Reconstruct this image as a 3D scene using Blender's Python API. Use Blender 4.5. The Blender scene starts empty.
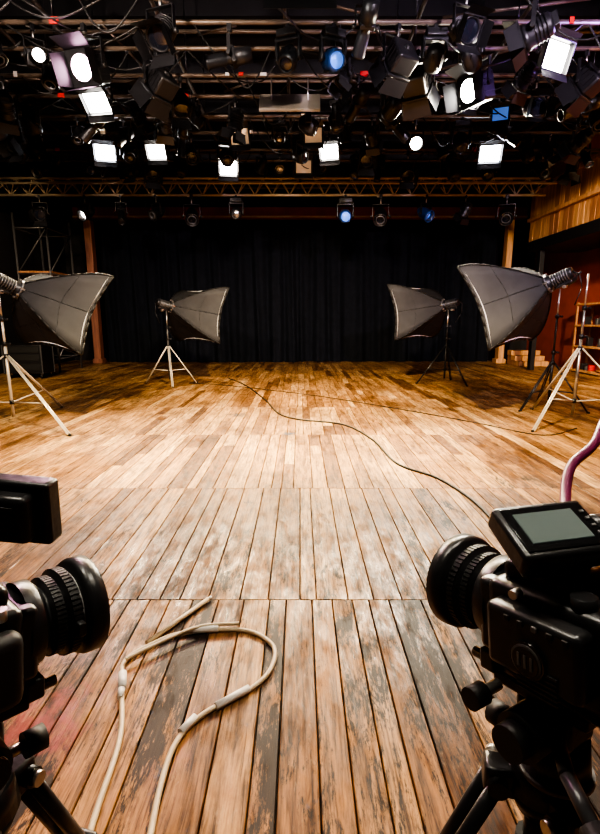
import bpy, bmesh, math, random
from mathutils import Matrix, Vector, Euler
random.seed(7)
R = math.radians
S = bpy.context.scene
COL = S.collection

# ---------------------------------------------------------------- materials
def mat(name, color, rough=0.5, metal=0.0, emit=None, estr=0.0, noise=0.0, nscale=8.0, spec=0.5, bump=0.0, coat=0.0):
    m = bpy.data.materials.new(name); m.use_nodes = True
    nt = m.node_tree; b = nt.nodes['Principled BSDF']
    b.inputs['Base Color'].default_value = (*color, 1)
    b.inputs['Roughness'].default_value = rough
    b.inputs['Metallic'].default_value = metal
    b.inputs['Specular IOR Level'].default_value = spec
    b.inputs['Coat Weight'].default_value = coat
    if emit:
        b.inputs['Emission Color'].default_value = (*emit, 1)
        b.inputs['Emission Strength'].default_value = estr
    if noise > 0 or bump > 0:
        tc = nt.nodes.new('ShaderNodeTexCoord'); n = nt.nodes.new('ShaderNodeTexNoise')
        n.inputs['Scale'].default_value = nscale; n.inputs['Detail'].default_value = 6
        nt.links.new(tc.outputs['Object'], n.inputs['Vector'])
        if noise > 0:
            mx = nt.nodes.new('ShaderNodeMix'); mx.data_type = 'RGBA'
            mx.inputs[6].default_value = (*[c*(1-noise) for c in color], 1)
            mx.inputs[7].default_value = (*[min(1, c*(1+noise)) for c in color], 1)
            nt.links.new(n.outputs['Fac'], mx.inputs[0]); nt.links.new(mx.outputs[2], b.inputs['Base Color'])
        if bump > 0:
            bp = nt.nodes.new('ShaderNodeBump'); bp.inputs['Strength'].default_value = bump; bp.inputs['Distance'].default_value = 0.01
            nt.links.new(n.outputs['Fac'], bp.inputs['Height']); nt.links.new(bp.outputs[0], b.inputs['Normal'])
    return m

M_black = mat('black_metal', (0.017, 0.017, 0.019), 0.38, 0.2, noise=0.3)
M_plastic = mat('black_plastic', (0.015, 0.015, 0.016), 0.32, 0, noise=0.25, nscale=60, bump=0.1)
M_gloss = mat('gloss_black', (0.008, 0.008, 0.009), 0.16)
M_rubber = mat('rubber', (0.012, 0.012, 0.012), 0.55)
M_grey = mat('grey_metal', (0.12, 0.12, 0.125), 0.4, 0.5, noise=0.2)
M_steel = mat('steel', (0.55, 0.53, 0.5), 0.3, 0.9)
M_cream = mat('stand_leg_paint', (0.72, 0.66, 0.56), 0.35, 0.3)
M_pipe = mat('pipe_paint', (0.10, 0.075, 0.056), 0.4, 0.3, noise=0.5, nscale=3)
M_truss = mat('truss_alu', (0.42, 0.35, 0.26), 0.45, 0.3, noise=0.3)
M_wallblk = mat('black_wall', (0.010, 0.009, 0.010), 0.8, noise=0.5, nscale=2)
M_curtain = mat('black_velour', (0.0088, 0.0108, 0.0165), 0.9, noise=0.5, nscale=5, spec=.15)
M_redbeam = mat('red_beam', (0.20, 0.030, 0.025), 0.5, noise=0.4, nscale=3)
M_redwall = mat('red_wall', (0.32, 0.065, 0.035), 0.6, noise=0.35, nscale=3)
M_fabric = mat('softbox_fabric', (0.030, 0.030, 0.032), 0.72, 0.0, noise=0.4, nscale=5, bump=0.6, spec=.3)
M_piping = mat('softbox_piping', (0.005, 0.005, 0.005), 0.6)
M_diff = mat('diffuser', (0.8, 0.79, 0.76), 0.8)
M_beige = mat('beige_gel', (0.75, 0.62, 0.45), 0.7, emit=(1, .75, .5), estr=0.08)
M_panel = mat('grey_panel', (0.20, 0.18, 0.15), 0.5, noise=0.2)
M_lit = mat('lamp_white', (1, 1, 1), 0.4, emit=(1, 0.95, 0.88), estr=26)
M_litc = mat('lamp_cool', (1, 1, 1), 0.4, emit=(0.85, 0.9, 1.0), estr=24)
M_star = mat('lamp_star', (1, 1, 1), 0.4, emit=(0.95, 1, 0.93), estr=150)
M_pink = mat('lamp_pink', (1, .8, .9), 0.4, emit=(1, 0.55, 0.78), estr=26)
M_blue = mat('lamp_blue', (.1, .3, 1), 0.3, emit=(0.12, 0.3, 1.0), estr=.2)
M_glass = mat('lens_glass', (0.01, 0.012, 0.02), 0.04, 0, coat=1.0)
M_refl = mat('reflector', (0.35, 0.35, 0.38), 0.2, 0.9)
M_bluemet = mat('blue_housing', (0.02, 0.06, 0.2), 0.35, 0.3)
M_screen = mat('lcd_screen', (0.10, 0.12, 0.11), 0.12, emit=(0.4, 0.5, 0.45), estr=0.05)
M_cablecream = mat('cream_rubber', (0.50, 0.39, 0.25), 0.45, noise=0.25, nscale=20)
M_plug = mat('plug_white', (0.62, 0.58, 0.52), 0.4)
M_cableblk = mat('black_rubber_cable', (0.012, 0.012, 0.012), 0.5)
M_cablepurple = mat('purple_cable', (0.16, 0.02, 0.07), 0.4)
M_label = mat('label', (0.5, 0.5, 0.5), 0.5)
M_mark = mat('grey_print', (0.10, 0.10, 0.10), 0.5)
M_redlab = mat('red_label', (0.5, 0.02, 0.015), 0.4)

def wood_mat(name, c1, c2, rough=0.5):
    m = bpy.data.materials.new(name); m.use_nodes = True
    nt = m.node_tree; b = nt.nodes['Principled BSDF']; b.inputs['Roughness'].default_value = rough
    tc = nt.nodes.new('ShaderNodeTexCoord'); mp = nt.nodes.new('ShaderNodeMapping'); n = nt.nodes.new('ShaderNodeTexNoise')
    mp.inputs['Scale'].default_value = (12, 12, 1.2)
    n.inputs['Scale'].default_value = 1.5; n.inputs['Detail'].default_value = 8
    nt.links.new(tc.outputs['Object'], mp.inputs[0]); nt.links.new(mp.outputs[0], n.inputs['Vector'])
    r = nt.nodes.new('ShaderNodeValToRGB'); r.color_ramp.elements[0].color = (*c1, 1); r.color_ramp.elements[1].color = (*c2, 1)
    r.color_ramp.elements[0].position = .35; r.color_ramp.elements[1].position = .65
    nt.links.new(n.outputs['Fac'], r.inputs[0]); nt.links.new(r.outputs[0], b.inputs['Base Color'])
    return m
M_wood = wood_mat('orange_wood', (0.42, 0.21, 0.08), (0.68, 0.38, 0.17))
M_wood2 = wood_mat('dark_wood', (0.26, 0.115, 0.05), (0.42, 0.20, 0.085))
M_column = wood_mat('column_wood', (0.20, 0.08, 0.05), (0.30, 0.13, 0.08))

# ---------------------------------------------------------------- mesh builder
class B:
    def __init__(self):
        self.bm = bmesh.new(); self.mats = []
    def _mi(self, m):
        if m not in self.mats: self.mats.append(m)
        return self.mats.index(m)
    def _fin(self, faces, m, smooth=False):
        i = self._mi(m)
        for f in faces:
            f.material_index = i; f.smooth = smooth
    def box(self, size, loc, m, rot=(0, 0, 0), bev=0.0, seg=2, M=None):
        mt = Matrix.Translation(loc) @ Euler(rot).to_matrix().to_4x4() @ Matrix.Diagonal((*size, 1))
        if M is not None: mt = M @ mt
        r = bmesh.ops.create_cube(self.bm, size=1, matrix=mt)
        vs = r['verts']; fs = set(f for v in vs for f in v.link_faces)
        self._fin(fs, m)
        if bev > 0:
            es = list(set(e for v in vs for e in v.link_edges))
            r2 = bmesh.ops.bevel(self.bm, geom=es, offset=bev, segments=seg, affect='EDGES', profile=0.5)
            self._fin(r2['faces'], m, True)
    def cyl(self, p0, p1, r0, m, r1=None, seg=12, caps=True):
        p0 = Vector(p0); p1 = Vector(p1)
        if r1 is None: r1 = r0
        d = p1 - p0; L = d.length
        if L < 1e-6: return
        q = d.to_track_quat('Z', 'Y').to_matrix().to_4x4()
        mt = Matrix.Translation((p0+p1)/2) @ q
        r = bmesh.ops.create_cone(self.bm, cap_ends=caps, segments=seg, radius1=r0, radius2=r1, depth=L, matrix=mt)
        fs = set(f for v in r['verts'] for f in v.link_faces)
        i = self._mi(m)
        for f in fs:
            f.material_index = i; f.smooth = len(f.verts) == 4
    def lathe(self, prof, m, seg=32, M=Matrix(), mats=None, smooth=True):
        rings = []
        for (y, r) in prof:
            rings.append([self.bm.verts.new(M @ Vector((r*math.cos(2*math.pi*k/seg), y, r*math.sin(2*math.pi*k/seg)))) for k in range(seg)])
        for a in range(len(rings)-1):
            mm = mats[a] if mats else m
            i = self._mi(mm)
            for k in range(seg):
                f = self.bm.faces.new((rings[a][k], rings[a][(k+1) % seg], rings[a+1][(k+1) % seg], rings[a+1][k]))
                f.material_index = i; f.smooth = smooth
    def disc(self, y, r, m, seg=32, M=Matrix(), dome=0.0):
        i = self._mi(m)
        rings = 4 if dome else 1
        prev = None
        c = self.bm.verts.new(M @ Vector((0, y+dome, 0)))
        for j in range(1, rings+1):
            rr = r*j/rings; yy = y+dome*(1-(j/rings)**2)
            cur = [self.bm.verts.new(M @ Vector((rr*math.cos(2*math.pi*k/seg), yy, rr*math.sin(2*math.pi*k/seg)))) for k in range(seg)]
            for k in range(seg):
                if prev is None: f = self.bm.faces.new((c, cur[(k+1) % seg], cur[k]))
                else: f = self.bm.faces.new((prev[k], prev[(k+1) % seg], cur[(k+1) % seg], cur[k]))
                f.material_index = i; f.smooth = True
            prev = cur
    def poly(self, pts, m, M=Matrix()):
        f = self.bm.faces.new([self.bm.verts.new(M @ Vector(p)) for p in pts]); f.material_index = self._mi(m)
    def path(self, pts, r, m, seg=8):
        for a, b in zip(pts[:-1], pts[1:]): self.cyl(a, b, r, m, seg=seg)
    def mesh(self, name, recalc=True):
        if recalc: bmesh.ops.recalc_face_normals(self.bm, faces=self.bm.faces)
        me = bpy.data.meshes.new(name); self.bm.to_mesh(me); self.bm.free()
        for m in self.mats: me.materials.append(m)
        return me
    def obj(self, name, parent=None, loc=(0, 0, 0), rot=(0, 0, 0)):
        return place(self.mesh(name), name, parent, loc, rot)

def place(me, name, parent=None, loc=(0, 0, 0), rot=(0, 0, 0), scale=1.0):
    o = bpy.data.objects.new(name, me); COL.objects.link(o)
    o.parent = parent; o.location = loc; o.rotation_euler = rot
    o.scale = scale if isinstance(scale, tuple) else (scale,)*3
    return o
def empty(name, loc=(0, 0, 0), rot=(0, 0, 0), parent=None):
    e = bpy.data.objects.new(name, None); COL.objects.link(e); e.location = loc; e.rotation_euler = rot
    e.empty_display_size = 0.1; e.parent = parent
    return e
def catmull(pts, n=10):
    P = [Vector(p) for p in pts]; P = [P[0]*2-P[1]] + P + [P[-1]*2-P[-2]]
    out = []
    for i in range(1, len(P)-2):
        for k in range(n):
            t = k/n; a, b, c, d = P[i-1:i+3]
            out.append(0.5*((2*b)+(c-a)*t+(2*a-5*b+4*c-d)*t*t+(3*b-a-3*c+d)*t**3))
    out.append(P[-2]); return out
def cable(name, paths, r, m, parent=None):
    cu = bpy.data.curves.new(name, 'CURVE'); cu.dimensions = '3D'; cu.bevel_depth = r; cu.bevel_resolution = 3; cu.use_fill_caps = True
    for pts in paths:
        pp = catmull(pts); sp = cu.splines.new('POLY'); sp.points.add(len(pp)-1)
        for i, p in enumerate(pp): sp.points[i].co = (*p, 1)
        sp.use_smooth = True
    cu.materials.append(m)
    o = bpy.data.objects.new(name, cu); COL.objects.link(o); o.parent = parent
    return o

# ---------------------------------------------------------------- floor
def floor_material():
    m = bpy.data.materials.new('worn_stage_planks'); m.use_nodes = True
    nt = m.node_tree; N = nt.nodes; L = nt.links; b = N['Principled BSDF']
    tc = N.new('ShaderNodeTexCoord'); at = N.new('ShaderNodeAttribute'); at.attribute_name = 'plank'
    sepc = N.new('ShaderNodeSeparateColor'); L.new(at.outputs['Color'], sepc.inputs[0])
    sc = N.new('ShaderNodeVectorMath'); sc.operation = 'SCALE'; sc.inputs['Scale'].default_value = 37
    L.new(at.outputs['Color'], sc.inputs[0])
    ad = N.new('ShaderNodeVectorMath'); ad.operation = 'ADD'; L.new(tc.outputs['Object'], ad.inputs[0]); L.new(sc.outputs[0], ad.inputs[1])
    def noise(scale, src, mapping, detail=6, rough=.6, dist=0):
        mp = N.new('ShaderNodeMapping'); mp.inputs['Scale'].default_value = mapping; L.new(src, mp.inputs[0])
        n = N.new('ShaderNodeTexNoise'); n.inputs['Scale'].default_value = scale; n.inputs['Detail'].default_value = detail
        n.inputs['Roughness'].default_value = rough; n.inputs['Distortion'].default_value = dist
        L.new(mp.outputs[0], n.inputs['Vector']); return n.outputs['Fac']
    def ramp(src, stops):
        r = N.new('ShaderNodeValToRGB'); e = r.color_ramp.elements
        e[0].position, e[0].color = stops[0][0], (*stops[0][1], 1)
        e[1].position, e[1].color = stops[-1][0], (*stops[-1][1], 1)
        for p, c in stops[1:-1]:
            x = e.new(p); x.color = (*c, 1)
        L.new(src, r.inputs[0]); return r.outputs[0]
    def mix(f, a, bb, mode='MIX'):
        x = N.new('ShaderNodeMix'); x.data_type = 'RGBA'; x.blend_type = mode
        if isinstance(f, float): x.inputs[0].default_value = f
        else: L.new(f, x.inputs[0])
        for i, v in ((6, a), (7, bb)):
            if isinstance(v, tuple): x.inputs[i].default_value = (*v, 1)
            else: L.new(v, x.inputs[i])
        return x.outputs[2]
    def math_(op, a, bb, cl=False):
        x = N.new('ShaderNodeMath'); x.operation = op; x.use_clamp = cl
        for i, v in ((0, a), (1, bb)):
            if isinstance(v, (int, float)): x.inputs[i].default_value = v
            else: L.new(v, x.inputs[i])
        return x.outputs[0]
    base = ramp(sepc.outputs[0], [(0, (0.15, 0.072, 0.027)), (.3, (0.29, 0.158, 0.064)), (.65, (0.42, 0.25, 0.110)), (1, (0.56, 0.375, 0.190))])
    g = noise(1.0, ad.outputs[0], (75, 3.5, 1), 9, .7, .5)
    base = mix(1.0, base, ramp(g, [(.36, (.18, .15, .12)), (.45, (.72, .68, .64)), (.54, (1, 1, 1)), (.66, (1.3, 1.27, 1.22))]), 'MULTIPLY')
    g2 = noise(1.0, ad.outputs[0], (16, 1.6, 1), 6, .7, 1.6)
    base = mix(1.0, base, ramp(g2, [(.38, (.42, .36, .30)), (.48, (.90, .86, .82)), (.60, (1.15, 1.13, 1.1))]), 'MULTIPLY')
    w = noise(1.0, tc.outputs['Object'], (1, .7, 1), 8, .72)
    base = mix(1.0, base, ramp(w, [(.38, (.48, .42, .37)), (.5, (.92, .90, .88)), (.60, (1.15, 1.13, 1.1))]), 'MULTIPLY')
    sx = N.new('ShaderNodeSeparateXYZ'); L.new(tc.outputs['Object'], sx.inputs[0])
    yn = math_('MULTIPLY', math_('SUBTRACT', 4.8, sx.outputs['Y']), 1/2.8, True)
    base = mix(yn, base, mix(1.0, base, (.74, .62, .52), 'MULTIPLY'))  # dimmer foreground painted into the planks: darker, browner towards the camera
    sc1 = noise(1.0, tc.outputs['Object'], (2.2, 1.6, 1), 9, .8, .6)
    sc2 = noise(1.0, ad.outputs[0], (60, 14, 1), 6, .75, .3)
    pale = math_('MULTIPLY', math_('SUBTRACT', math_('ADD', math_('MULTIPLY', sc1, .55), math_('MULTIPLY', sc2, .45)), .55), 14.0, True)
    base = mix(math_('MULTIPLY', pale, .28), base, (.50, .36, .22))
    # black weathering
    st = noise(1.0, ad.outputs[0], (11, 2.6, 1), 10, .75, 1.0)
    st2 = noise(1.0, ad.outputs[0], (110, 20, 1), 6, .75, .3)
    st3 = noise(1.6, tc.outputs['Object'], (1.3, .8, 1), 3, .5, 0)
    s = math_('ADD', math_('ADD', math_('MULTIPLY', st, .42), math_('MULTIPLY', st2, .30)), math_('MULTIPLY', st3, .28))
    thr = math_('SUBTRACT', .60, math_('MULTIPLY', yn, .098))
    thr = math_('SUBTRACT', thr, math_('MULTIPLY', math_('SUBTRACT', sepc.outputs[1], .42), .075))
    msk = math_('MULTIPLY', math_('SUBTRACT', s, thr), 26.0, True)
    base = mix(math_('MULTIPLY', msk, .95), base, (0.012, 0.008, 0.006))
    def spot(cx, cy, rad, thrv, col, base, ns=7):
        vm = N.new('ShaderNodeVectorMath'); vm.operation = 'DISTANCE'; L.new(tc.outputs['Object'], vm.inputs[0]); vm.inputs[1].default_value = (cx, cy, 0)
        fall = math_('MULTIPLY', math_('SUBTRACT', rad, vm.outputs['Value']), 1/rad, True)
        nn = noise(ns, tc.outputs['Object'], (1, .7, 1), 6, .7)
        k = math_('MULTIPLY', math_('SUBTRACT', math_('ADD', math_('MULTIPLY', fall, .35), nn), thrv), 6.0, True)
        return mix(math_('MULTIPLY', k, .75), base, col)
    base = spot(-.98, 1.55, .42, .68, (.26, .05, .04), base, 11)
    base = spot(-1.25, 2.0, .35, .72, (.45, .33, .28), base, 12)
    base = spot(-1.0, 7.6, .35, .66, (.02, .03, .05), base, 9)
    base = spot(-.15, 6.3, .16, .62, (.02, .06, .12), base, 9)
    base = spot(1.75, 2.5, .4, .68, (.35, .08, .04), base, 6)
    vo = N.new('ShaderNodeTexVoronoi'); vo.inputs['Scale'].default_value = 1.0
    mp = N.new('ShaderNodeMapping'); mp.inputs['Scale'].default_value = (3.0, 1.3, 1); L.new(ad.outputs[0], mp.inputs[0]); L.new(mp.outputs[0], vo.inputs['Vector'])
    kn = ramp(vo.outputs['Distance'], [(.0, (1, 1, 1)), (.035, (.6, .6, .6)), (.06, (0, 0, 0))])
    base = mix(kn, base, (0.045, 0.022, 0.012))
    L.new(base, b.inputs['Base Color'])
    ro = N.new('ShaderNodeMapRange'); ro.inputs[1].default_value = .38; ro.inputs[2].default_value = .62; ro.inputs[3].default_value = .28; ro.inputs[4].default_value = .72
    L.new(noise(2.2, ad.outputs[0], (6, 2.2, 1), 8, .75), ro.inputs[0])
    L.new(math_('MAXIMUM', ro.outputs[0], math_('MULTIPLY', msk, .55)), b.inputs['Roughness'])
    b.inputs['Specular IOR Level'].default_value = .32
    bp = N.new('ShaderNodeBump'); bp.inputs['Strength'].default_value = .5; bp.inputs['Distance'].default_value = .004
    L.new(g, bp.inputs['Height']); L.new(bp.outputs[0], b.inputs['Normal'])
    return m

def build_floor():
    bm = bmesh.new(); lay = bm.loops.layers.float_color.new('plank')
    joints = [-3.0, -1.3, .45, 2.38, 4.16, 6.25, 8.3, 10.4, 12.5, 14.6, 16.7, 18.4]
    x0 = -8.6
    def plank(xa, xb, ya, yb, c):
        g = .0026; e = .0028; zt = random.uniform(-.0014, .0)
        v = [(xa+g, ya+g*.5), (xb-g, ya+g*.5), (xb-g, yb-g*.5), (xa+g, yb-g*.5)]
        vi = [(xa+g+e, ya+g+e*.5), (xb-g-e, ya+g+e*.5), (xb-g-e, yb-g-e*.5), (xa+g+e, yb-g-e*.5)]
        lo = [bm.verts.new((p[0], p[1], -.03)) for p in v]; mid = [bm.verts.new((p[0], p[1], zt-.003)) for p in v]
        top = [bm.verts.new((p[0], p[1], zt)) for p in vi]
        fs = [bm.faces.new(top)]
        for i in range(4):
            j = (i+1) % 4
            fs.append(bm.faces.new((mid[i], mid[j], top[j], top[i]))); fs.append(bm.faces.new((lo[i], lo[j], mid[j], mid[i])))
        for f in fs:
            for l in f.loops: l[lay] = c
    for a, bq in zip(joints[:-1], joints[1:]):
        x = x0
        while x < 8.6:
            w = random.choice([.09, .11, .125, .14, .155, .175]); w = min(w, 8.6-x)
            if w < .03: break
            ys = [a, bq]
            if random.random() < .4 and a > 4: ys.insert(1, a + (bq-a)*random.uniform(.25, .75))
            for ya, yb in zip(ys[:-1], ys[1:]):
                plank(x, x+w, ya, yb, (min(1, max(0, random.gauss(.55, .28))), random.random(), random.random(), 1))
            x += w
    sv = [bm.verts.new(p) for p in ((-8.6, -3, -.03), (8.6, -3, -.03), (8.6, 18.4, -.03), (-8.6, 18.4, -.03))]
    f = bm.faces.new(sv); f.material_index = 1
    for l in f.loops: l[lay] = (0, 0, 0, 1)
    me = bpy.data.meshes.new('floor'); bm.to_mesh(me); bm.free()
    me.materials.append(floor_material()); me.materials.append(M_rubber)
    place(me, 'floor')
build_floor()

# ---------------------------------------------------------------- room shell
def slab(name, size, loc, m):
    b = B(); b.box(size, (0, 0, 0), m); return b.obj(name, loc=loc)
slab('wall_left', (.2, 21.6, 7), (-8.7, 7.7, 3.5), M_wallblk)
slab('wall_right', (.2, 21.6, 7), (8.7, 7.7, 3.5), M_redwall)
slab('wall_back', (17.6, .2, 7), (0, 18.5, 3.5), M_wallblk)
slab('wall_front', (17.6, .2, 7), (0, -3.1, 3.5), M_wallblk)
b = B(); b.box((17.6, 21.8, .2), (0, 0, 0), M_wallblk)
for i in range(11): b.box((17.2, .16, .28), (0, -10+i*2, -.24), M_black)
b.obj('ceiling', loc=(0, 7.7, 7.1))

def curtain(name, xa, xb, y, z0, z1, amp=.10, fold=.42):
    bm = bmesh.new(); n = int((xb-xa)/.035); rows = 14; grid = []
    ph = random.random()*9
    for j in range(rows+1):
        t = j/rows; z = z0+(z1-z0)*t; row = []
        for i in range(n+1):
            x = xa+(xb-xa)*i/n
            a = amp*(1-.35*t)
            p = x/fold*2*math.pi+ph+1.1*math.sin(x*1.3)+.35*math.sin(x*4.7+z*.5)
            yy = y+a*math.sin(p)+.35*a*math.sin(2.3*p+z*.4)
            row.append(bm.verts.new((x, yy, z)))
        grid.append(row)
    for j in range(rows):
        for i in range(n):
            f = bm.faces.new((grid[j][i], grid[j][i+1], grid[j+1][i+1], grid[j+1][i])); f.smooth = True
    me = bpy.data.meshes.new(name); bm.to_mesh(me); bm.free(); me.materials.append(M_curtain)
    o = place(me, name); return o
curtain('stage_curtain', -6.9, -.05, 17.5, .01, 4.75, fold=.62, amp=.12)
curtain('stage_curtain', -.25, 6.9, 17.78, .01, 4.75, fold=.7, amp=.12)
b = B(); b.box((15.2, .3, .36), (0, 0, 0), M_redbeam, bev=.01); b.box((15.2, .04, .05), (0, -.17, -.13), M_truss)
b.obj('trim_1', loc=(0, 17.2, 5.02))
for i, (x, y, m) in enumerate(((-7.15, 17.2, M_column), (7.1, 17.2, M_wood))):
    b = B(); b.box((.24 if i == 0 else .2, .3, 4.8), (0, 0, 2.4), m, bev=.01); b.box((.34, .38, .16), (0, 0, .08), m, bev=.01)
    b.obj('trim_%d' % (i+2), loc=(x, y, 0))

# ---------------------------------------------------------------- balcony (right)
b = B()
ya, yb = 6.6, 15.4; y = ya
while y < yb-.01:
    w = .24
    b.box((.05, w-.010, .72), (7.0+random.uniform(-.006, .006), y+w/2, 4.84+random.uniform(-.01, .02)), random.choice([M_wood, M_wood, M_wood2]), bev=.006)
    b.box((.05, w-.010, .60), (7.03+random.uniform(-.006, .006), y+w/2, 4.13), random.choice([M_wood, M_wood, M_wood2]), bev=.006)
    y += w
b.box((.16, yb-ya, .09), (6.97, (ya+yb)/2, 5.24), M_wood, bev=.01)
b.box((.13, yb-ya, .10), (6.93, (ya+yb)/2, 4.44), M_wood, bev=.01)
b.box((1.60, yb-ya, .30), (7.76, (ya+yb)/2, 3.68), M_black, bev=.01)
b.box((1.5, .05, 1.35), (7.78, yb, 4.5), M_wood, bev=.01)
b.box((.14, .2, 3.53), (7.1, 14.8, 1.765), M_black, bev=.01)
b.obj('balcony')
b = B()
for i in range(3): b.box((1.0, .32, .16), (0, .32*i, .08+.16*i), M_wood, bev=.008); b.box((.96, .3, .16*i+.001), (0, .32*i, .08*i), M_wood2)
b.obj('wooden_steps', loc=(7.75, 16.1, 0))
b = B()
for z in (.06, .75, 1.35, 1.95): b.box((.5, 1.5, .05), (0, 0, z), M_wood, bev=.006)
for sx in (-.22, .22):
    for sy in (-.72, .72): b.box((.05, .05, 2.0), (sx, sy, 1.0), M_wood2)
for k in range(10):
    hh = random.uniform(.12, .3)
    b.box((random.uniform(.15, .3), random.uniform(.08, .12), hh), (0, -.6+.13*k, random.choice([.775, 1.375, .085])+hh/2), random.choice([M_black, M_grey, M_redlab]), bev=.01)
b.obj('storage_shelf', loc=(8.3, 13.6, 0))
b = B(); b.box((.06, 1.1, 2.1), (0, 0, 1.05), M_wood2, bev=.005)
b.box((.08, .1, 2.2), (-.02, -.6, 1.1), M_wood); b.box((.08, .1, 2.2), (-.02, .6, 1.1), M_wood); b.box((.08, 1.3, .1), (-.02, 0, 2.2), M_wood)
b.cyl((-.03, .42, 1.0), (-.1, .42, 1.0), .02, M_steel)
b.obj('door_1', loc=(8.54, 11.5, 0))

# ---------------------------------------------------------------- grid of pipes / truss
b = B()
PY = [3.6, 5.0, 6.3, 6.95, 7.55, 8.3, 9.0, 9.8, 10.6, 11.6]
for i, y in enumerate(PY+[1.2, 12.3]):
    b.cyl((-8.55, y, 5.2), (6.8, y, 5.2), .03, M_pipe)
for x in (-7.5, -6.3, -5.2, -4.2, -3.4, -1.9, -.2, 1.6, 3.0, 4.9, 6.3):
    b.cyl((x, -2, 5.5), (x, 14.6, 5.5), .028, M_pipe)
    for y in PY[::2]+[0]:
        b.cyl((x, y, 5.2), (x, y, 6.9), .012, M_black, seg=6)
for y in (5.7, 7.2, 8.6, 10.2, 12.0, 14.2): b.cyl((-8.5, y, 5.95), (8.5, y, 5.95), .03, M_pipe)
for k in range(18):
    x = random.uniform(-7, 4.5); y = random.uniform(6, 12)
    b.cyl((x, y, 5.85), (x+random.uniform(-1.5, 2.0), y+random.uniform(-1, 1), 5.85+random.uniform(-.1, .5)), .022, M_pipe, seg=8)
b.obj('lighting_pipe_grid')
b = B()
Y0 = 13.0; XR = 6.2
for (yy, zz) in ((Y0-.17, 4.95), (Y0+.17, 4.95), (Y0, 4.6)): b.cyl((-8.55, yy, zz), (XR, yy, zz), .032, M_truss)
x = -8.4
while x < XR-.4:
    for yy in (Y0-.17, Y0+.17):
        a = (x, yy, 4.95); c = (x+.22, Y0, 4.6); d = (x+.44, yy, 4.95)
        b.cyl(a, c, .015, M_truss, seg=6); b.cyl(c, d, .015, M_truss, seg=6)
    b.cyl((x, Y0-.17, 4.95), (x, Y0+.17, 4.95), .01, M_truss, seg=6)
    x += .44
b.cyl((-8.5, Y0-.5, 4.75), (XR, Y0-.5, 4.75), .025, M_truss)
for x in (-7, -3.5, 0, 3.5, 6.1):
    b.cyl((x, Y0, 4.95), (x, Y0, 6.9), .015, M_black, seg=6); b.box((.06, .56, .06), (x, Y0-.25, 4.8), M_black)
b.obj('lighting_truss')
b = B()
for (y, z) in ((15.2, 5.45), (16.3, 5.6)):
    b.cyl((-8.5, y, z), (8.5, y, z), .035, M_pipe)
    for x in (-6, -2, 2, 6): b.cyl((x, y, z), (x, y, 6.9), .015, M_black, seg=6)
b.obj('curtain_pipe')

# ---------------------------------------------------------------- stage fixtures
RM = Matrix.Rotation(R(-90), 4, 'X')   # +Y -> -Z
def yoke_mesh(w, h):
    b = B()
    b.box((.06, .07, .09), (0, 0, .0), M_black, bev=.008)
    b.cyl((0, 0, -.03), (0, 0, -.14), .014, M_steel)
    b.cyl((.03, 0, .0), (.08, 0, 0), .012, M_steel)
    b.box((2*w, .05, .012), (0, 0, -.14), M_black)
    for s in (-1, 1):
        b.box((.012, .05, h), (s*w, 0, -.14-h/2), M_black)
        b.cyl((s*w, 0, -.14-h), (s*(w+.045), 0, -.14-h), .028, M_rubber)
    return b.mesh('yoke')
def doors(b, s, z, L, angs, k0=1.12, k1=.8):
    for k in range(4):
        Mx = Matrix.Rotation(k*math.pi/2, 4, 'Z') @ Matrix.Translation((0, s, z)) @ Matrix.Rotation(angs[k], 4, 'X')
        w0 = s*.95; w1 = s*(k0 if k % 2 == 0 else k1)
        b.poly([(-w0, 0, 0), (w0, 0, 0), (w1, 0, -L), (-w1, 0, -L)], M_black, Mx)
        b.poly([(-w0, .006, 0), (w0, .006, 0), (w1, .006, -L), (-w1, .006, -L)], M_black, Mx)
def fresnel_mesh(lens):
    b = B()
    b.lathe([(-.20, .02), (-.20, .10), (-.17, .125), (.06, .13), (.07, .145), (.12, .145), (.12, .125), (.10, .122)], M_black, 24, RM)
    for y in (-.14, -.10, -.06, -.02): b.lathe([(y, .128), (y, .14), (y+.012, .14), (y+.012, .128)], M_black, 24, RM)
    b.disc(.10, .124, lens, 24, RM, dome=.02)
    b.box((.12, .16, .1), (0, 0, .21), M_black, bev=.01)
    s = .155
    for k in range(4):
        Mx = Matrix.Rotation(k*math.pi/2, 4, 'Z')
        b.box((2*s, .02, .02), (0, s, -.13), M_black, M=Mx)
    doors(b, s, -.13, .16, [R(30), R(14), R(20), R(14)])
    return b.mesh('head')
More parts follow.
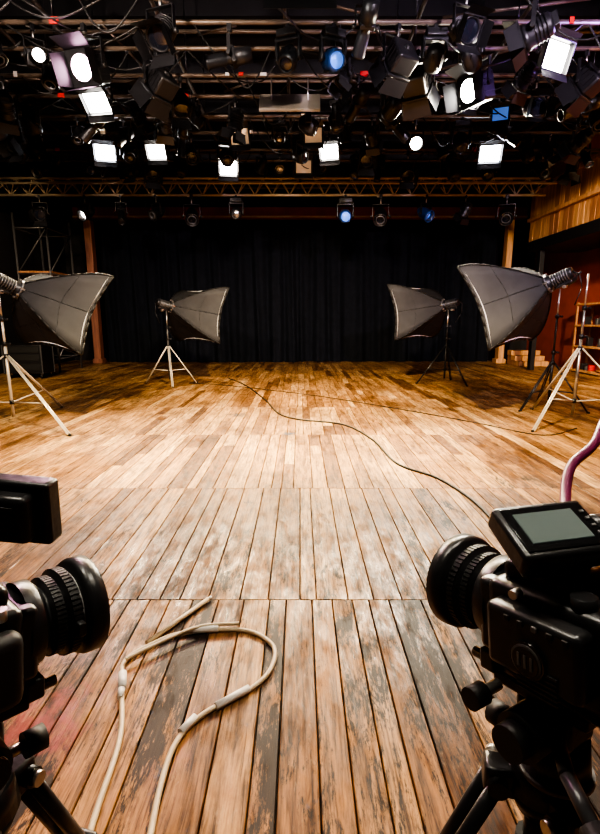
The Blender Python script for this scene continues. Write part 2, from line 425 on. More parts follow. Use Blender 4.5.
def flood_mesh(lens, w=.24, h=.18, d=.16):
    b = B()
    b.box((w*1.1, h*1.1, .1), (0, 0, .12), M_black, bev=.03)
    pr = [(.10, .75), (-.02, 1.0), (-.09, 1.12)]
    for (z0, k0), (z1, k1) in zip(pr[:-1], pr[1:]):
        a = [(-w*k0, -h*k0, z0), (w*k0, -h*k0, z0), (w*k0, h*k0, z0), (-w*k0, h*k0, z0)]
        c = [(-w*k1, -h*k1, z1), (w*k1, -h*k1, z1), (w*k1, h*k1, z1), (-w*k1, h*k1, z1)]
        for i in range(4):
            j = (i+1) % 4; b.poly([a[i], a[j], c[j], c[i]], M_black)
    b.poly([(-w*.75, -h*.75, .1), (w*.75, -h*.75, .1), (w*.75, h*.75, .1), (-w*.75, h*.75, .1)], M_black)
    b.box((w*1.86, h*1.86, .01), (0, 0, -.03), lens)
    for sx in (-1, 1): b.box((.02, h*2.3, .03), (sx*w*1.13, 0, -.09), M_black)
    for sy in (-1, 1): b.box((w*2.3, .02, .03), (0, sy*h*1.13, -.09), M_black)
    for sy in (-1, 1):
        Mx = Matrix.Translation((0, sy*h*1.14, -.1)) @ Matrix.Rotation(R(55)*sy, 4, 'X')
        b.box((w*2.3, .006, .12), (0, 0, -.06), M_black, M=Mx)
    return b.mesh('head')
def bigdoor_mesh(lens):
    b = B()
    b.box((.38, .38, .30), (0, 0, .10), M_black, bev=.04, seg=3)
    for k in range(5): b.box((.40, .018, .20), (0, -.15+.075*k, .11), M_black)
    b.box((.42, .42, .04), (0, 0, -.07), M_black, bev=.008)
    b.lathe([(.09, .165), (.11, .165), (.11, .15)], M_grey, 28, RM)
    b.disc(.095, .16, lens, 28, RM, dome=.03)
    for k in range(3): b.cyl((0, 0, .24), (0, 0, .27+.01*k), .06-.015*k, M_rubber)
    doors(b, .21, -.09, .24, [R(34), R(12), R(8), R(16)], 1.1, .85)
    return b.mesh('head')
def par_mesh(lens, body=M_black):
    b = B()
    b.lathe([(-.24, .02), (-.24, .06), (-.19, .085), (-.10, .12), (.10, .125), (.11, .135), (.15, .135), (.15, .12), (.05, .105), (-.02, .07)], body, 24, RM)
    b.disc(.04, .10, lens, 24, RM, dome=.015)
    b.lathe([(.13, .09), (.145, .085), (.145, .075), (.13, .07)], M_grey, 24, RM)
    b.cyl((0, 0, .22), (0, .05, .30), .018, M_rubber)
    return b.mesh('head')
def profile_mesh(lens):
    b = B()
    b.lathe([(-.32, .02), (-.32, .10), (-.08, .11), (-.06, .075), (.06, .07), (.07, .085), (.30, .085), (.31, .095), (.34, .095), (.34, .08), (.30, .075)], M_black, 20, RM)
    b.disc(.31, .078, lens, 20, RM, dome=.02)
    b.box((.2, .2, .06), (0, 0, .06), M_black, bev=.01)
    return b.mesh('head')
def moving_mesh(lens, body):
    b = B()
    b.lathe([(-.20, .02), (-.19, .09), (-.13, .14), (0, .16), (.12, .15), (.18, .125), (.18, .11), (.15, .105)], body, 24, RM)
    b.disc(.155, .108, lens, 24, RM, dome=.03)
    for a in range(6):
        b.box((.025, .02, .2), (.155*math.cos(a*math.pi/3), .155*math.sin(a*math.pi/3), .02), M_black, rot=(0, 0, a*math.pi/3))
    return b.mesh('head')
YK = {'f': yoke_mesh(.175, .26), 'l': yoke_mesh(.31, .24), 'b': yoke_mesh(.26, .34), 'p': yoke_mesh(.155, .22), 'e': yoke_mesh(.13, .24), 'm': None}
YH = {'f': .40, 'l': .38, 'b': .48, 'p': .36, 'e': .38, 'm': .44}
b = B(); b.box((.06, .07, .09), (0, 0, 0), M_black, bev=.008); b.box((.34, .24, .12), (0, 0, -.10), M_black, bev=.02)
for s in (-1, 1): b.box((.05, .12, .34), (s*.19, 0, -.30), M_black, bev=.02)
b.box((.43, .13, .05), (0, 0, -.18), M_black, bev=.015)
YK['m'] = b.mesh('yoke')
NAMES = {'f': 'fresnel_stage_light', 'l': 'flood_light', 'b': 'barn_door_studio_light', 'p': 'par_can_light', 'e': 'profile_spotlight', 'm': 'moving_head_light'}
cache = {}; placed = []
def fixture(kind, lensm, x, y, z, yaw, tilt, sc=1.0, spot=None, body=M_black, check=False):
    rad = {'f': .24, 'l': .3, 'b': .36, 'p': .22, 'e': .28, 'm': .24}[kind]*sc
    if check:
        for (px, py, pr) in placed:
            if math.hypot(px-x, py-y) < (pr+rad)*.95: return None
    placed.append((x, y, rad))
    key = (kind, lensm.name, body.name)
    if key not in cache:
        cache[key] = {'f': lambda: fresnel_mesh(lensm), 'l': lambda: flood_mesh(lensm), 'b': lambda: bigdoor_mesh(lensm), 'p': lambda: par_mesh(lensm, body),
                      'e': lambda: profile_mesh(lensm), 'm': lambda: moving_mesh(lensm, body)}[kind]()
    e = empty(NAMES[kind], (x, y, z), (0, 0, R(yaw))); e.scale = (sc,)*3
    place(YK[kind], 'yoke', e)
    h = place(cache[key], 'head', e, (0, 0, -YH[kind]), (R(tilt), 0, 0))
    if spot:
        en, col, ang = spot
        l = bpy.data.lights.new('beam', 'SPOT'); l.energy = en; l.color = col; l.spot_size = R(ang); l.spot_blend = .9; l.shadow_soft_size = .12
        o = bpy.data.objects.new('beam', l); COL.objects.link(o); o.parent = h; o.location = (0, 0, -.42 if kind != 'e' else -.5)
    return e
WARM = (1, .79, .49); WHITE = (1, .88, .69); COOL = (.85, .9, 1)
Z = 5.14
fixture('e', M_lit, -3.4, 6.95, Z, 215, 75, .9)
fixture('b', M_pink, -2.75, 6.95, Z, 165, 68, .95, spot=(300, (1, .42, .66), 120))
fixture('l', M_lit, -3.15, 8.3, Z, 170, 45, .8, spot=(350, WARM, 90))
fixture('l', M_litc, -3.95, 10.6, Z, 195, 62, .8, spot=(400, WHITE, 80))
fixture('l', M_lit, -2.9, 10.6, Z, 178, 60, .75, spot=(550, WARM, 80))
fixture('l', M_beige, -1.12, 9.8, Z, 170, 70, .75)
fixture('l', M_lit, -1.6, 11.6, Z, 190, 58, .8, spot=(900, WARM, 70))
fixture('l', M_beige, .25, 9.8, Z, 175, 72, .7)
fixture('l', M_lit, .6, 10.6, Z, 165, 55, .75, spot=(900, WARM, 70))
fixture('l', M_beige, .08, 11.6, Z, 180, 70, .75)
fixture('m', M_refl, -.38, 9.8, Z, 180, 75, .7)
fixture('p', M_refl, -.45, 11.6, Z, 180, 60, .9)
fixture('m', M_blue, .42, 6.95, Z, 200, 70, .85, body=M_bluemet)
fixture('p', M_star, 2.15, 9.8, Z-.05, 180, 66, .95, spot=(1000, WHITE, 85))
fixture('l', M_litc, 3.85, 10.6, Z, 170, 62, .85, spot=(450, WHITE, 80))
fixture('l', M_blue, 3.4, 9.0, Z, 160, 70, .55)
fixture('b', M_lit, 2.45, 7.55, Z, 120, 72, .95, spot=(300, WHITE, 110))
fixture('l', M_lit, 3.25, 6.95, Z, 205, 72, .85, spot=(250, WHITE, 90))
fixture('l', M_lit, 2.65, 8.3, Z, 200, 45, .65)
for (k, x, y, yaw, t, s) in (('b', -4.0, 6.3, 120, 60, .85), ('b', -2.0, 7.55, 60, 50, .9), ('f', -1.6, 6.3, 160, 40, 1.0), ('f', -2.3, 9.0, 20, 60, .9), ('f', -1.85, 8.3, 200, 30, .9),
        ('p', -2.2, 10.6, 200, 50, 1.0), ('e', -3.5, 9.0, 60, 60, 1.0), ('b', 1.25, 6.95, 30, 60, .85), ('b', 1.65, 7.55, 330, 50, .9), ('m', -.15, 6.95, 160, 40, .8),
        ('f', 1.9, 6.3, 200, 60, .9), ('e', 1.6, 9.0, 300, 60, 1.0), ('f', 1.35, 10.6, 180, 40, 1.0), ('m', 3.0, 9.8, 180, 30, .9), ('e', 4.4, 8.3, 90, 70, 1.0),
        ('b', 4.0, 7.55, 40, 60, .85), ('f', -4.6, 8.3, 30, 60, 1.0), ('f', -5.3, 9.8, 160, 50, 1.0), ('e', .9, 8.3, 20, 70, .9), ('f', 2.7, 6.3, 60, 70, 1.0),
        ('f', 5.2, 9.8, 30, 60, 1.0), ('p', 5.4, 11.6, 200, 50, 1.0), ('p', -5.8, 11.6, 160, 60, 1.0), ('e', -.9, 6.95, 90, 80, .9), ('f', -3.3, 11.6, 200, 40, 1.0),
        ('f', 2.4, 11.6, 180, 40, 1.0), ('m', 4.2, 11.6, 160, 40, .9), ('e', .75, 6.3, 10, 60, .9), ('f', 4.4, 6.3, 40, 60, 1.0), ('b', -4.9, 6.95, 60, 60, .85)):
    fixture(k, M_glass, x, y, Z, yaw, t, s, check=True)
for i in range(130):
    fixture(random.choice('ffppemm'), random.choice([M_glass, M_glass, M_refl]), random.uniform(-6.3, 6.2), random.choice(PY[3:]), Z, random.uniform(0, 360), random.uniform(10, 75), random.uniform(.75, .95), check=True)
TZ = 4.56
for (k, lm, x, yaw, t, s, bd) in (('p', M_lit, -5.45, 150, 60, 1.1, M_black), ('e', M_glass, -4.55, 200, 40, 1.0, M_black), ('p', M_refl, -3.65, 140, 60, 1.1, M_black), ('p', M_glass, -2.75, 190, 50, 1.3, M_black),
        ('m', M_refl, -1.62, 180, 70, .9, M_black), ('m', M_blue, 1.15, 180, 75, 1.05, M_bluemet), ('p', M_glass, 2.05, 170, 50, 1.3, M_black), ('p', M_blue, 3.2, 215, 60, 1.15, M_bluemet), ('p', M_glass, 5.25, 160, 60, 1.3, M_black),
        ('f', M_glass, -6.6, 190, 60, 1.0, M_black), ('f', M_glass, 4.2, 30, 40, .9, M_black)):
    fixture(k, lm, x, Y0, TZ, yaw, t, s, body=bd)
# added fill floods, unseen: brighten floor, rig, balcony, left side and foreground
fixture('l', M_lit, -1.6, 3.6, Z, -2, 32, 1.2, spot=(1700, WARM, 78))
fixture('l', M_lit, 1.6, 3.6, Z, 2, 32, 1.2, spot=(1700, WARM, 78))
fixture('l', M_lit, 0, 5.0, Z, 0, 60, 1.2, spot=(2600, WARM, 70))
fixture('l', M_lit, -3.0, 1.2, Z-.1, 0, 92, 1.2, spot=(1350, (1, .80, .68), 90))
fixture('l', M_lit, 3.0, 1.2, Z-.1, 0, 92, 1.2, spot=(1300, (.92, .74, .95), 90))
fixture('l', M_lit, 4.9, 5.0, Z, -38, 68, 1.0, spot=(3000, WARM, 90))
fixture('l', M_lit, -4.9, 5.0, Z, 28, 66, 1.0, spot=(1000, WARM, 90))
fixture('l', M_lit, -.9, 1.2, Z, 180, 20, 1.2, spot=(90, WHITE, 120))
fixture('l', M_lit, .9, 1.2, Z, 180, 20, 1.2, spot=(90, WHITE, 120))

for (w, h, x, y, z, t) in ((.95, .36, -.16, 8.3, 4.82, 55), (.46, .28, -.03, 6.0, 5.02, 60)):
    b = B(); b.box((w, h, .05), (0, 0, 0), M_panel, rot=(R(t), 0, 0), bev=.01)
    b.box((w*.92, h*.85, .012), (0, -.022, -.02), M_panel, rot=(R(t), 0, 0))
    for s in (-1, 1): b.cyl((s*w*.3, 0, 0), (s*w*.3, .05, 5.2-z), .012, M_steel, seg=8)
    b.obj('overhead_reflector_panel', loc=(x, y, z))

paths = []
for i in range(60):
    y = random.choice(PY[2:]); x = random.uniform(-5.8, 4.8); L = random.uniform(.4, 1.8); d = random.uniform(.12, .5)
    y2 = y if random.random() < .5 else min(11.6, y+random.uniform(.3, 1))
    paths.append([(x, y, 5.17), (x+L*.25, y-.03, 5.17-d*.8), (x+L*.5, (y+y2)/2, 5.17-d), (x+L*.8, y2, 5.17-d*.5), (x+L, y2, 5.17)])
for i in range(16):
    x = random.uniform(-6, 5.5); y = random.choice(PY[3:]); L = random.uniform(-.5, .5)
    paths.append([(x, y, 5.17), (x+.05, y-.04, 4.8), (x+L*.4, y-.05, 4.62), (x+L, y-.04, 4.85), (x+L*1.2, y, 5.17)])
cable('ceiling_cables', paths, .011, M_cableblk)
tags = B()
for i in range(26):
    x = random.uniform(-6.5, 6); y = random.choice(PY[2:]); tags.box((random.uniform(.05, .12), .01, random.uniform(.04, .09)), (x, y-.045, 5.2), random.choice([M_label, M_beige, M_redlab, M_label]))
tags.obj('pipe_labels')

# ---------------------------------------------------------------- softboxes
def softbox_mesh(W, H, D):
    b = B(); n = 9; m = 8; rings = []
    i0 = b._mi(M_fabric)
    for j in range(n+1):
        t = j/n; k = 1-(1-t)**1.6
        hw = .09+(W/2-.09)*k; hh = .09+(H/2-.09)*k; y = D*t
        ring = []; cs = [(-hw, -hh), (hw, -hh), (hw, hh), (-hw, hh)]
        for c in range(4):
            a = Vector(cs[c]); e = Vector(cs[(c+1) % 4])
            for s in range(m):
                f = s/m; p = a.lerp(e, f); sag = 1-.20*math.sin(f*math.pi)*math.sin(t*math.pi)-.08*math.sin(f*math.pi)*t
                ring.append(b.bm.verts.new((p.x*sag, y-.06*t*math.sin(f*math.pi), p.y*sag)))
        rings.append(ring)
    N = 4*m
    for j in range(n):
        for k in range(N):
            f = b.bm.faces.new((rings[j][k], rings[j][(k+1) % N], rings[j+1][(k+1) % N], rings[j+1][k])); f.material_index = i0; f.smooth = True
    for c in range(4):
        b.path([rings[j][c*m].co*1.004 for j in range(n+1)], .012, M_piping, 6)
        b.path([rings[j][c*m+m//2].co*1.002 for j in range(n+1)], .007, M_piping, 6)
    rim = [v.co.copy() for v in rings[-1]]; b.path(rim+[rim[0]], .019, M_piping, 6)
    r7 = [v.co.copy() for v in rings[5]]; b.path(r7+[r7[0]], .004, M_piping, 6)
    dp = [v.co.copy()*.985 for v in rings[-1]]
    b.poly([(p.x, p.y-.03, p.z) for p in dp], M_diff)
    return b.mesh('softbox')
def lamp_mesh(L):
    b = B()
    b.lathe([(-L, .02), (-L, .075), (-L+.03, .085), (-.06, .085), (-.04, .12), (.03, .125), (.04, .10)], M_black, 24)
    for k in range(7): b.lathe([(-L+.06+k*.035, .086), (-L+.06+k*.035, .094), (-L+.075+k*.035, .094), (-L+.075+k*.035, .086)], M_grey, 24)
    b.lathe([(-.02, .125), (-.02, .14), (.01, .14), (.01, .125)], M_grey, 24)
    for k in range(8):
        a = k*math.pi/4; b.box((.03, .07, .02), (.13*math.cos(a), .0, .13*math.sin(a)), M_steel, rot=(0, -a, 0))
    b.box((.05, .22, .05), (0, -L*.55, -.11), M_black, bev=.01)
    b.cyl((-.06, -L*.55, -.15), (.06, -L*.55, -.15), .025, M_steel); b.cyl((.06, -L*.55, -.15), (.12, -L*.55, -.15), .012, M_rubber)
    b.path([Vector((.05, -L, 0)), Vector((.07, -L-.05, -.06)), Vector((.06, -L-.02, -.25)), Vector((.03, -L*.6, -.45))], .008, M_cableblk)
    return b.mesh('lamp_head')
def stand_mesh(h, legm, polem, rad, rots, collar=.95):
    b = B()
    b.cyl((0, 0, .12), (0, 0, collar+.15), .022, polem); b.cyl((0, 0, collar+.1), (0, 0, h*.78), .0175, polem); b.cyl((0, 0, h*.76), (0, 0, h), .014, M_steel)
    for z in (collar, collar+.17, h*.78): b.cyl((0, 0, z-.03), (0, 0, z+.03), .034, M_black)
    for z in (collar+.17, h*.78): b.cyl((0, 0, z), (.08, 0, z), .01, M_rubber); b.cyl((.07, -.02, z), (.07, .02, z), .018, M_rubber)
    b.cyl((0, 0, .30), (0, 0, .36), .03, M_black)
    for a in rots:
        a = R(a); c, s = math.cos(a), math.sin(a)
        top = Vector((c*.03, s*.03, collar)); ft = Vector((c*rad, s*rad, .014))
        px = Vector((-s, c, 0))*.014
        for sg in (-1, 1): b.cyl(top+px*sg, ft+px*sg, .011, legm, seg=8)
        b.cyl(ft+Vector((c*-.02, s*-.02, .004)), ft+Vector((c*.03, s*.03, .002)), .016, M_rubber)
        mid = top.lerp(ft, .62)
        b.cyl((c*.03, s*.03, .33), mid, .010, legm, seg=8)
    return b.mesh('light_stand')
def softbox(x, y, h, yaw, tilt, roll, W, H, D, off, rots, legm, polem, rad=1.0, collar=.95):
    e = empty('softbox_light', (x, y, 0))
    place(stand_mesh(h, legm, polem, rad, rots, collar), 'light_stand', e)
    L = .36
    M = Matrix.Translation((0, 0, h+.13)) @ Euler((R(-tilt), 0, R(yaw)), 'XYZ').to_matrix().to_4x4() @ Matrix.Rotation(R(roll), 4, 'Y') @ Matrix.Translation((0, off, 0))
    lm = place(lamp_mesh(L), 'lamp_head', e); lm.matrix_local = M
    sb = place(softbox_mesh(W, H, D), 'softbox', e); sb.matrix_local = M
    return e
softbox(-4.2, 6.9, 1.94, -38, 26, 3, 1.85, 1.22, .74, .30, (-32, 88, 208), M_cream, M_cream, 1.35, 1.0)
softbox(-3.1, 11.4, 1.72, -46, 14, 0, 1.85, 1.3, .88, .12, (-70, 20, 170), M_cream, M_grey, .62, .9)
softbox(3.5, 11.6, 1.74, 48, 11, 0, 1.85, 1.3, .88, .12, (-60, 60, 190), M_black, M_black, .7, .9)
softbox(4.05, 7.0, 2.14, 46, 24, -3, 1.85, 1.3, .78, .58, (215, -32, 95), M_cream, M_steel, 1.05, 1.1)
e = empty('spot_lamp_on_stand', (4.25, 8.1, 0))
place(stand_mesh(2.0, M_black, M_black, .6, (200, -40, 80), .8), 'light_stand', e)
o = place(par_mesh(M_glass), 'lamp_head', e, (0, 0, 2.14), (R(75), 0, R(60)))

# ---------------------------------------------------------------- left background rigging
b = B()
for (x, y) in ((-7.9, 14.0), (-7.0, 14.0), (-7.9, 15.4), (-7.0, 15.4)):
    b.cyl((x, y, 0), (x, y, 4.4), .03, M_grey)
for z in (.4, 1.6, 2.8, 4.0):
    for (a, c) in (((-7.9, 14), (-7.0, 14)), ((-7.9, 15.4), (-7.0, 15.4)), ((-7.9, 14), (-7.9, 15.4)), ((-7.0, 14), (-7.0, 15.4))):
        b.cyl((*a, z), (*c, z), .022, M_grey, seg=8)
for z in (.4, 1.6, 2.8): b.cyl((-7.9, 14, z), (-7.0, 14, z+1.2), .018, M_grey, seg=8); b.cyl((-7.0, 14, z), (-7.0, 15.4, z+1.2), .018, M_grey, seg=8)
b.box((.95, 1.45, .05), (-7.45, 14.7, 2.83), M_wood2)
b.obj('scaffold_tower')
b = B(); b.box((1.0, .6, .75), (0, 0, .5), M_black, bev=.02)
for z in (.3, .55, .75): b.box((.9, .02, .16), (0, -.31, z), M_rubber, bev=.005)
for sx in (-.5, .5):
    for sy in (-.3, .3): b.box((.03, .03, .75), (sx, sy, .5), M_grey)
for sx in (-.42, .42):
    for sy in (-.22, .22): b.cyl((sx-.02, sy, .06), (sx+.02, sy, .06), .06, M_rubber); b.box((.05, .05, .08), (sx, sy, .12), M_steel)
b.obj('equipment_flight_case', loc=(-7.2, 12.8, 0))

# ---------------------------------------------------------------- floor cables
z = .010
cable('black_floor_cable', [[(-1.9, 12.6, z), (-1.29, 11.2, z), (-.67, 9.07, z), (-.35, 7.7, z), (0, 7.19, z), (.62, 6.85, z), (.92, 5.95, z), (1.03, 4.9, z), (1.34, 4.38, z), (1.47, 3.6, z), (1.35, 2.6, z), (1.0, 1.9, z)]], .012, M_cableblk)
z = .007
cable('thin_floor_cable', [[(-2.6, 11.6, z), (-1.5, 11.0, z), (.3, 9.6, z), (1.7, 8.1, z), (2.6, 7.0, z), (3.2, 6.2, z), (3.9, 6.6, z)]], .007, M_cableblk)
z = .011
e = empty('cream_extension_cable')
cable('cord', [[(-.60, .95, z), (-.63, 1.217, z), (-.655, 1.48, z), (-.735, 1.72, z), (-.78, 1.88, z), (-.69, 2.0, z), (-.56, 2.08, z), (-.28, 2.10, z), (-.13, 1.99, z), (-.125, 1.84, z), (-.2, 1.72, z), (-.36, 1.60, z), (-.44, 1.48, z), (-.455, 1.3, z), (-.42, .95, z)]], .0105, M_cablecream, e)
cable('second_strand', [[(-.77, 1.87, .03), (-.68, 1.95, .034), (-.50, 2.09, .034), (-.3, 2.12, .034)]], .009, M_cablecream, e)
b = B()
b.cyl((-.73, 1.71, .018), (-.76, 1.80, .018), .017, M_plug, seg=16); b.cyl((-.735, 1.722, .018), (-.72, 1.66, .018), .015, M_plug, r1=.011, seg=16)
b.cyl((-.52, 2.09, .02), (-.40, 2.10, .02), .017, M_plug, seg=16); b.cyl((-.21, 1.715, .016), (-.33, 1.62, .016), .015, M_plug, seg=16)
b.cyl((-.40, 1.57, .016), (-.44, 1.50, .016), .014, M_plug, seg=16)
b.obj('connectors', e)
b = B(); b.cyl((-.72, 2.0, .014), (-.50, 2.36, .014), .012, M_cablecream, seg=12); b.cyl((-.50, 2.36, .014), (-.487, 2.382, .014), .009, M_plug, seg=12)
b.obj('loose_cable_end', e)

# ---------------------------------------------------------------- foreground cameras
def lens_mesh(r):
    b = B(); k = r/.07
    b.lathe([(y, q*k) for y, q in [(0, .02), (0, .050), (.02, .050), (.022, .044), (.034, .044), (.036, .053), (.060, .053), (.062, .048), (.068, .048), (.070, .060), (.098, .060), (.100, .055), (.107, .055), (.110, .066), (.124, .070), (.158, .071), (.162, .069), (.163, .065), (.150, .060), (.140, .054)]], M_plastic, 56)
    b.disc(.138, .055*k, M_glass, 48, dome=.012)
    for a in range(56):
        t = a*2*math.pi/56
        b.box((.004, .024, .003), (.0535*k*math.cos(t), .048, .0535*k*math.sin(t)), M_rubber, rot=(0, -t+math.pi/2, 0))
        b.box((.0045, .024, .003), (.0605*k*math.cos(t), .084, .0605*k*math.sin(t)), M_rubber, rot=(0, -t+math.pi/2, 0))
    b.lathe([(.1035, .0555*k), (.1035, .0562*k), (.1055, .0562*k), (.1055, .0555*k)], M_label, 48)
    b.lathe([(.1600, .0695*k), (.1600, .0705*k), (.1615, .0703*k), (.1615, .069*k)], M_grey, 48)
    for t in (.3, .7, 1.4, 2.2, 2.9, 3.6):
        b.box((.006, .002, .001), (.0552*k*math.cos(t), .1035, .0552*k*math.sin(t)), M_label, rot=(0, -t+math.pi/2, 0))
    b.box((.02, .022, .02), (.062*k, .084, 0), M_plastic, bev=.003)
    return b.mesh('lens')
def body_mesh():
    b = B()
    b.box((.125, .16, .115), (0, -.03, .068), M_plastic, bev=.012, seg=3)
    b.box((.11, .03, .10), (0, .055, .068), M_plastic, bev=.008)
    b.lathe([(.06, .058), (.078, .058), (.082, .054), (.082, .04)], M_plastic, 40, Matrix.Translation((0, 0, .072)))
    b.box((.035, .12, .095), (.075, -.02, .062), M_rubber, bev=.014, seg=3)
    b.box((.035, .12, .08), (-.072, -.03, .07), M_plastic, bev=.008)
    b.box((.085, .10, .03), (0, -.01, .135), M_plastic, bev=.010)
    b.cyl((.045, -.07, .12), (.045, -.07, .142), .016, M_plastic, seg=24); b.cyl((-.045, -.07, .12), (-.045, -.07, .138), .014, M_plastic, seg=24)
    b.cyl((.06, .02, .12), (.06, .02, .135), .009, M_steel, seg=16)
    for s in (-1, 1):
        for k in range(5): b.box((.003, .007, .007), (s*.091, -.075+.018*k, .10), M_mark if k == 2 else M_rubber, bev=.001)
        b.cyl((s*.088, -.03, .06), (s*.094, -.03, .06), .022, M_gloss, seg=28)
        b.cyl((s*.094, -.03, .06), (s*.0955, -.03, .06), .019, M_mark, seg=28); b.cyl((s*.0955, -.03, .06), (s*.0965, -.03, .06), .0165, M_gloss, seg=28)
        for k in (-.008, 0, .008): b.box((.001, .003, .016), (s*.097, -.03+k, .06), M_mark)
        for k in range(6): b.box((.003, .05, .003), (s*.0905, -.04, .022+.006*k), M_rubber)
    b.box((.055, .03, .04), (0, -.118, .125), M_rubber, bev=.008); b.box((.035, .012, .024), (0, -.136, .125), M_glass, bev=.003)
    b.box((.10, .006, .07), (0, -.112, .058), M_gloss, bev=.002)
    b.cyl((-.02, -.112, .058), (-.02, -.1165, .058), .022, M_label, seg=32); b.cyl((-.02, -.1165, .058), (-.02, -.1172, .058), .0195, M_gloss, seg=32)
    for k in (-.009, 0, .009): b.box((.003, .001, .018), (-.02+k, -.1175, .058), M_label)
    for k in range(5): b.cyl((.056, -.110, .03+.016*k), (.056, -.114, .03+.016*k), .004, M_mark, seg=12)
    b.box((.075, .17, .014), (0, -.02, .004), M_grey, bev=.003)
    for s in (-.03, .03): b.cyl((s, -.1, -.012), (s, .10, -.012), .0075, M_gloss, seg=16)
    b.box((.085, .025, .03), (0, .07, -.008), M_plastic, bev=.004)
    for s in (-1, 1): b.cyl((s*.062, .0, .122), (s*.075, .0, .122), .006, M_steel)
    return b.mesh('camera_body')
def monitor_mesh():
    b = B()
    b.box((.135, .034, .095), (0, 0, 0), M_plastic, bev=.007, seg=3)
    b.box((.118, .003, .076), (0, -.0175, 0), M_gloss, bev=.001); b.box((.086, .002, .052), (-.004, -.0195, 0), M_screen)
    for k in range(4): b.box((.006, .003, .004), (.051, -.0195, -.02+.013*k), M_mark)
    b.box((.10, .03, .07), (0, .028, 0), M_plastic, bev=.008)
    for k in range(5): b.box((.07, .003, .004), (0, .044, -.02+.01*k), M_rubber)
    b.cyl((.055, .0, .0), (.078, .0, .0), .022, M_plastic, seg=24); b.cyl((.078, 0, 0), (.083, 0, 0), .017, M_rubber, seg=24)
    return b.mesh('monitor')
def head_mesh():
    b = B()
    b.box((.075, .13, .018), (0, 0, -.026), M_plastic, bev=.004)
    b.box((.065, .075, .055), (0, 0, -.062), M_plastic, bev=.012, seg=3)
    b.cyl((-.075, 0, -.062), (.075, 0, -.062), .03, M_plastic, seg=28)
    b.cyl((-.095, 0, -.062), (-.075, 0, -.062), .022, M_rubber, seg=20); b.cyl((.075, 0, -.062), (.088, 0, -.062), .024, M_gloss, seg=24)
    b.cyl((0, 0, -.135), (0, 0, -.088), .042, M_plastic, seg=32); b.cyl((0, 0, -.142), (0, 0, -.135), .046, M_grey, seg=32)
    b.cyl((0, .04, -.115), (0, .075, -.115), .008, M_steel); b.cyl((0, .07, -.115), (0, .098, -.115), .018, M_rubber, seg=14)
    b.cyl((-.045, .05, -.03), (-.085, .05, -.03), .008, M_steel); b.cyl((-.075, .05, -.03), (-.10, .05, -.03), .015, M_rubber, seg=12)
    return b.mesh('fluid_head')
def tripod_mesh(h, rots, rad=.48):
    b = B()
    b.cyl((0, 0, h-.05), (0, 0, h), .05, M_plastic, r1=.045, seg=32)
    b.cyl((0, 0, h-.09), (0, 0, h-.05), .032, M_plastic, r1=.05, seg=32)
    b.cyl((0, 0, h-.16), (0, 0, h-.09), .016, M_plastic); b.cyl((0, 0, h-.19), (0, 0, h-.15), .026, M_rubber, seg=12)
    b.cyl((0, 0, .42), (0, 0, h-.1), .013, M_grey); b.cyl((0, 0, .40), (0, 0, .46), .03, M_plastic)
    for a in rots:
        a = R(a); c, s = math.cos(a), math.sin(a)
        top = Vector((c*.065, s*.065, h-.045)); ft = Vector((c*rad, s*rad, .02))
        rotz = Euler((0, 0, a))
        b.box((.06, .045, .05), (c*.055, s*.055, h-.045), M_plastic, rot=rotz, bev=.008)
        px = Vector((-s, c, 0))
        b.cyl(top-px*.035, top+px*.035, .016, M_plastic, seg=16); b.cyl(top-px*.045, top-px*.035, .012, M_steel)
        k1 = top.lerp(ft, .42); k2 = top.lerp(ft, .74)
        for sg in (-1, 1): b.cyl(top+px*.022*sg, k1+px*.020*sg, .012, M_plastic, seg=12)
        q = (ft-top).to_track_quat('Z', 'Y').to_euler()
        b.box((.05, .06, .05), k1, M_plastic, rot=q, bev=.008); b.cyl(k1+px*.03, k1+px*.055, .014, M_rubber)
        b.cyl(k1, k2, .014, M_grey, seg=14)
        b.cyl(k2-(ft-top)*.02, k2+(ft-top)*.02, .021, M_plastic, seg=14); b.cyl(k2, ft, .011, M_grey, seg=12)
        b.cyl(ft+Vector((0, 0, -.006)), ft+Vector((0, 0, .03)), .022, M_rubber, r1=.014, seg=16)
        b.cyl((c*.03, s*.03, .43), top.lerp(ft, .7), .007, M_grey, seg=8)
    return b.mesh('tripod')
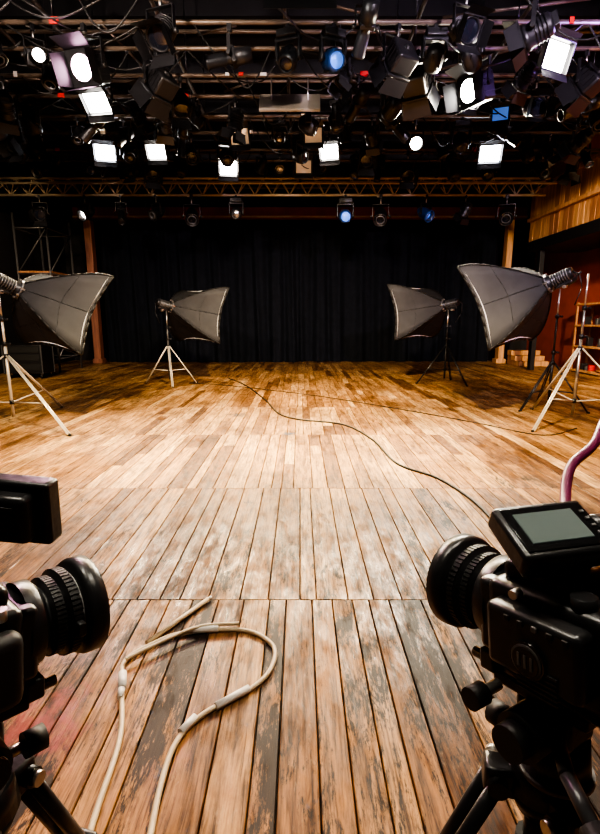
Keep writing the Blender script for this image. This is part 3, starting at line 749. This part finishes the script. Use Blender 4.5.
def camera_rig(x, y, hp, yaw, tilt, mon, monrot, lr, sc, rots, handle, rad=.34, llen=.7, ms=1.0):
    e = empty('video_camera_on_tripod', (x, y, 0))
    place(tripod_mesh(hp-.14*sc, rots, rad), 'tripod', e)
    hd = empty('pan_head', (0, 0, hp), (R(-tilt), 0, R(yaw)), e); hd.scale = (sc,)*3
    place(head_mesh(), 'fluid_head', hd)
    place(body_mesh(), 'camera_body', hd)
    place(lens_mesh(lr), 'lens', hd, (0, .075, .072), scale=(1, llen, 1))
    place(monitor_mesh(), 'monitor', hd, mon, tuple(R(a) for a in monrot), ms)
    b = B()
    b.cyl((0, -.02, .145), (0, -.02, .165), .012, M_grey); b.path([Vector((0, -.02, .16)), Vector(mon)], .008, M_plastic)
    b.cyl((.0, -.02, .152), (.03, -.02, .152), .007, M_rubber)
    b.path([Vector(p) for p in handle], .009, M_grey, 10)
    d = (Vector(handle[-1])-Vector(handle[-2])).normalized(); q = Vector(handle[-1])
    b.cyl(q, q+d*.11, .016, M_rubber, seg=16)
    b.obj('arm_and_handle', hd)
    return e, hd
eR, hR = camera_rig(.384, .64, .980, 30, 8, (-.025, -.02, .19), (-62, 0, -22), .070, 1.16, (165, 45, 285), [(-.04, -.03, -.06), (-.07, -.06, -.07), (-.09, -.10, -.09)], llen=.48, ms=.9)
eL, hL = camera_rig(-.484, .60, .968, -40, 6, (.03, .045, .25), (-8, 0, 215), .070, 1.12, (75, 180, 290), [(.05, -.03, -.06), (.08, -.08, -.07), (.09, -.14, -.10)], llen=.52, ms=.86)
cable('monitor_cable', [[(.40, .66, 1.185), (.45, .77, 1.20), (.50, .85, 1.235), (.575, .91, 1.262), (.70, 1.05, 1.30), (1.0, 1.3, 1.25), (1.35, 1.8, .8), (1.6, 2.4, .25), (1.8, 2.8, .012), (2.3, 3.4, .012)]], .009, M_cablepurple)
cable('power_lead', [[(.47, .62, 1.08), (.51, .58, .96), (.50, .60, .8), (.46, .64, .5), (.52, .75, .15), (.65, 1.0, .012), (1.0, 1.9, .012)]], .005, M_cableblk)

# ---------------------------------------------------------------- purple wash + world + camera
fixture('p', M_blue, 4.9, 6.95, Z-.02, 100, 120, 1.0, spot=(220, (.5, .28, 1), 140))  # added lamp out of view, tints the upper right rig purple
w = bpy.data.worlds.new('World'); S.world = w; w.use_nodes = True
w.node_tree.nodes['Background'].inputs[0].default_value = (.5, .45, .5, 1); w.node_tree.nodes['Background'].inputs[1].default_value = .02
cam = bpy.data.cameras.new('Camera'); cam.sensor_fit = 'VERTICAL'; cam.sensor_height = 36; cam.lens = 480/834*36; cam.clip_start = .02
co = bpy.data.objects.new('Camera', cam); COL.objects.link(co); co.location = (0, 0, 1.5); co.rotation_euler = (R(90-11.4), 0, 0)
S.camera = co
S.view_settings.view_transform = 'AgX'
try: S.view_settings.look = 'AgX - High Contrast'
except Exception as ex: print(ex)
S.view_settings.exposure = 1.0
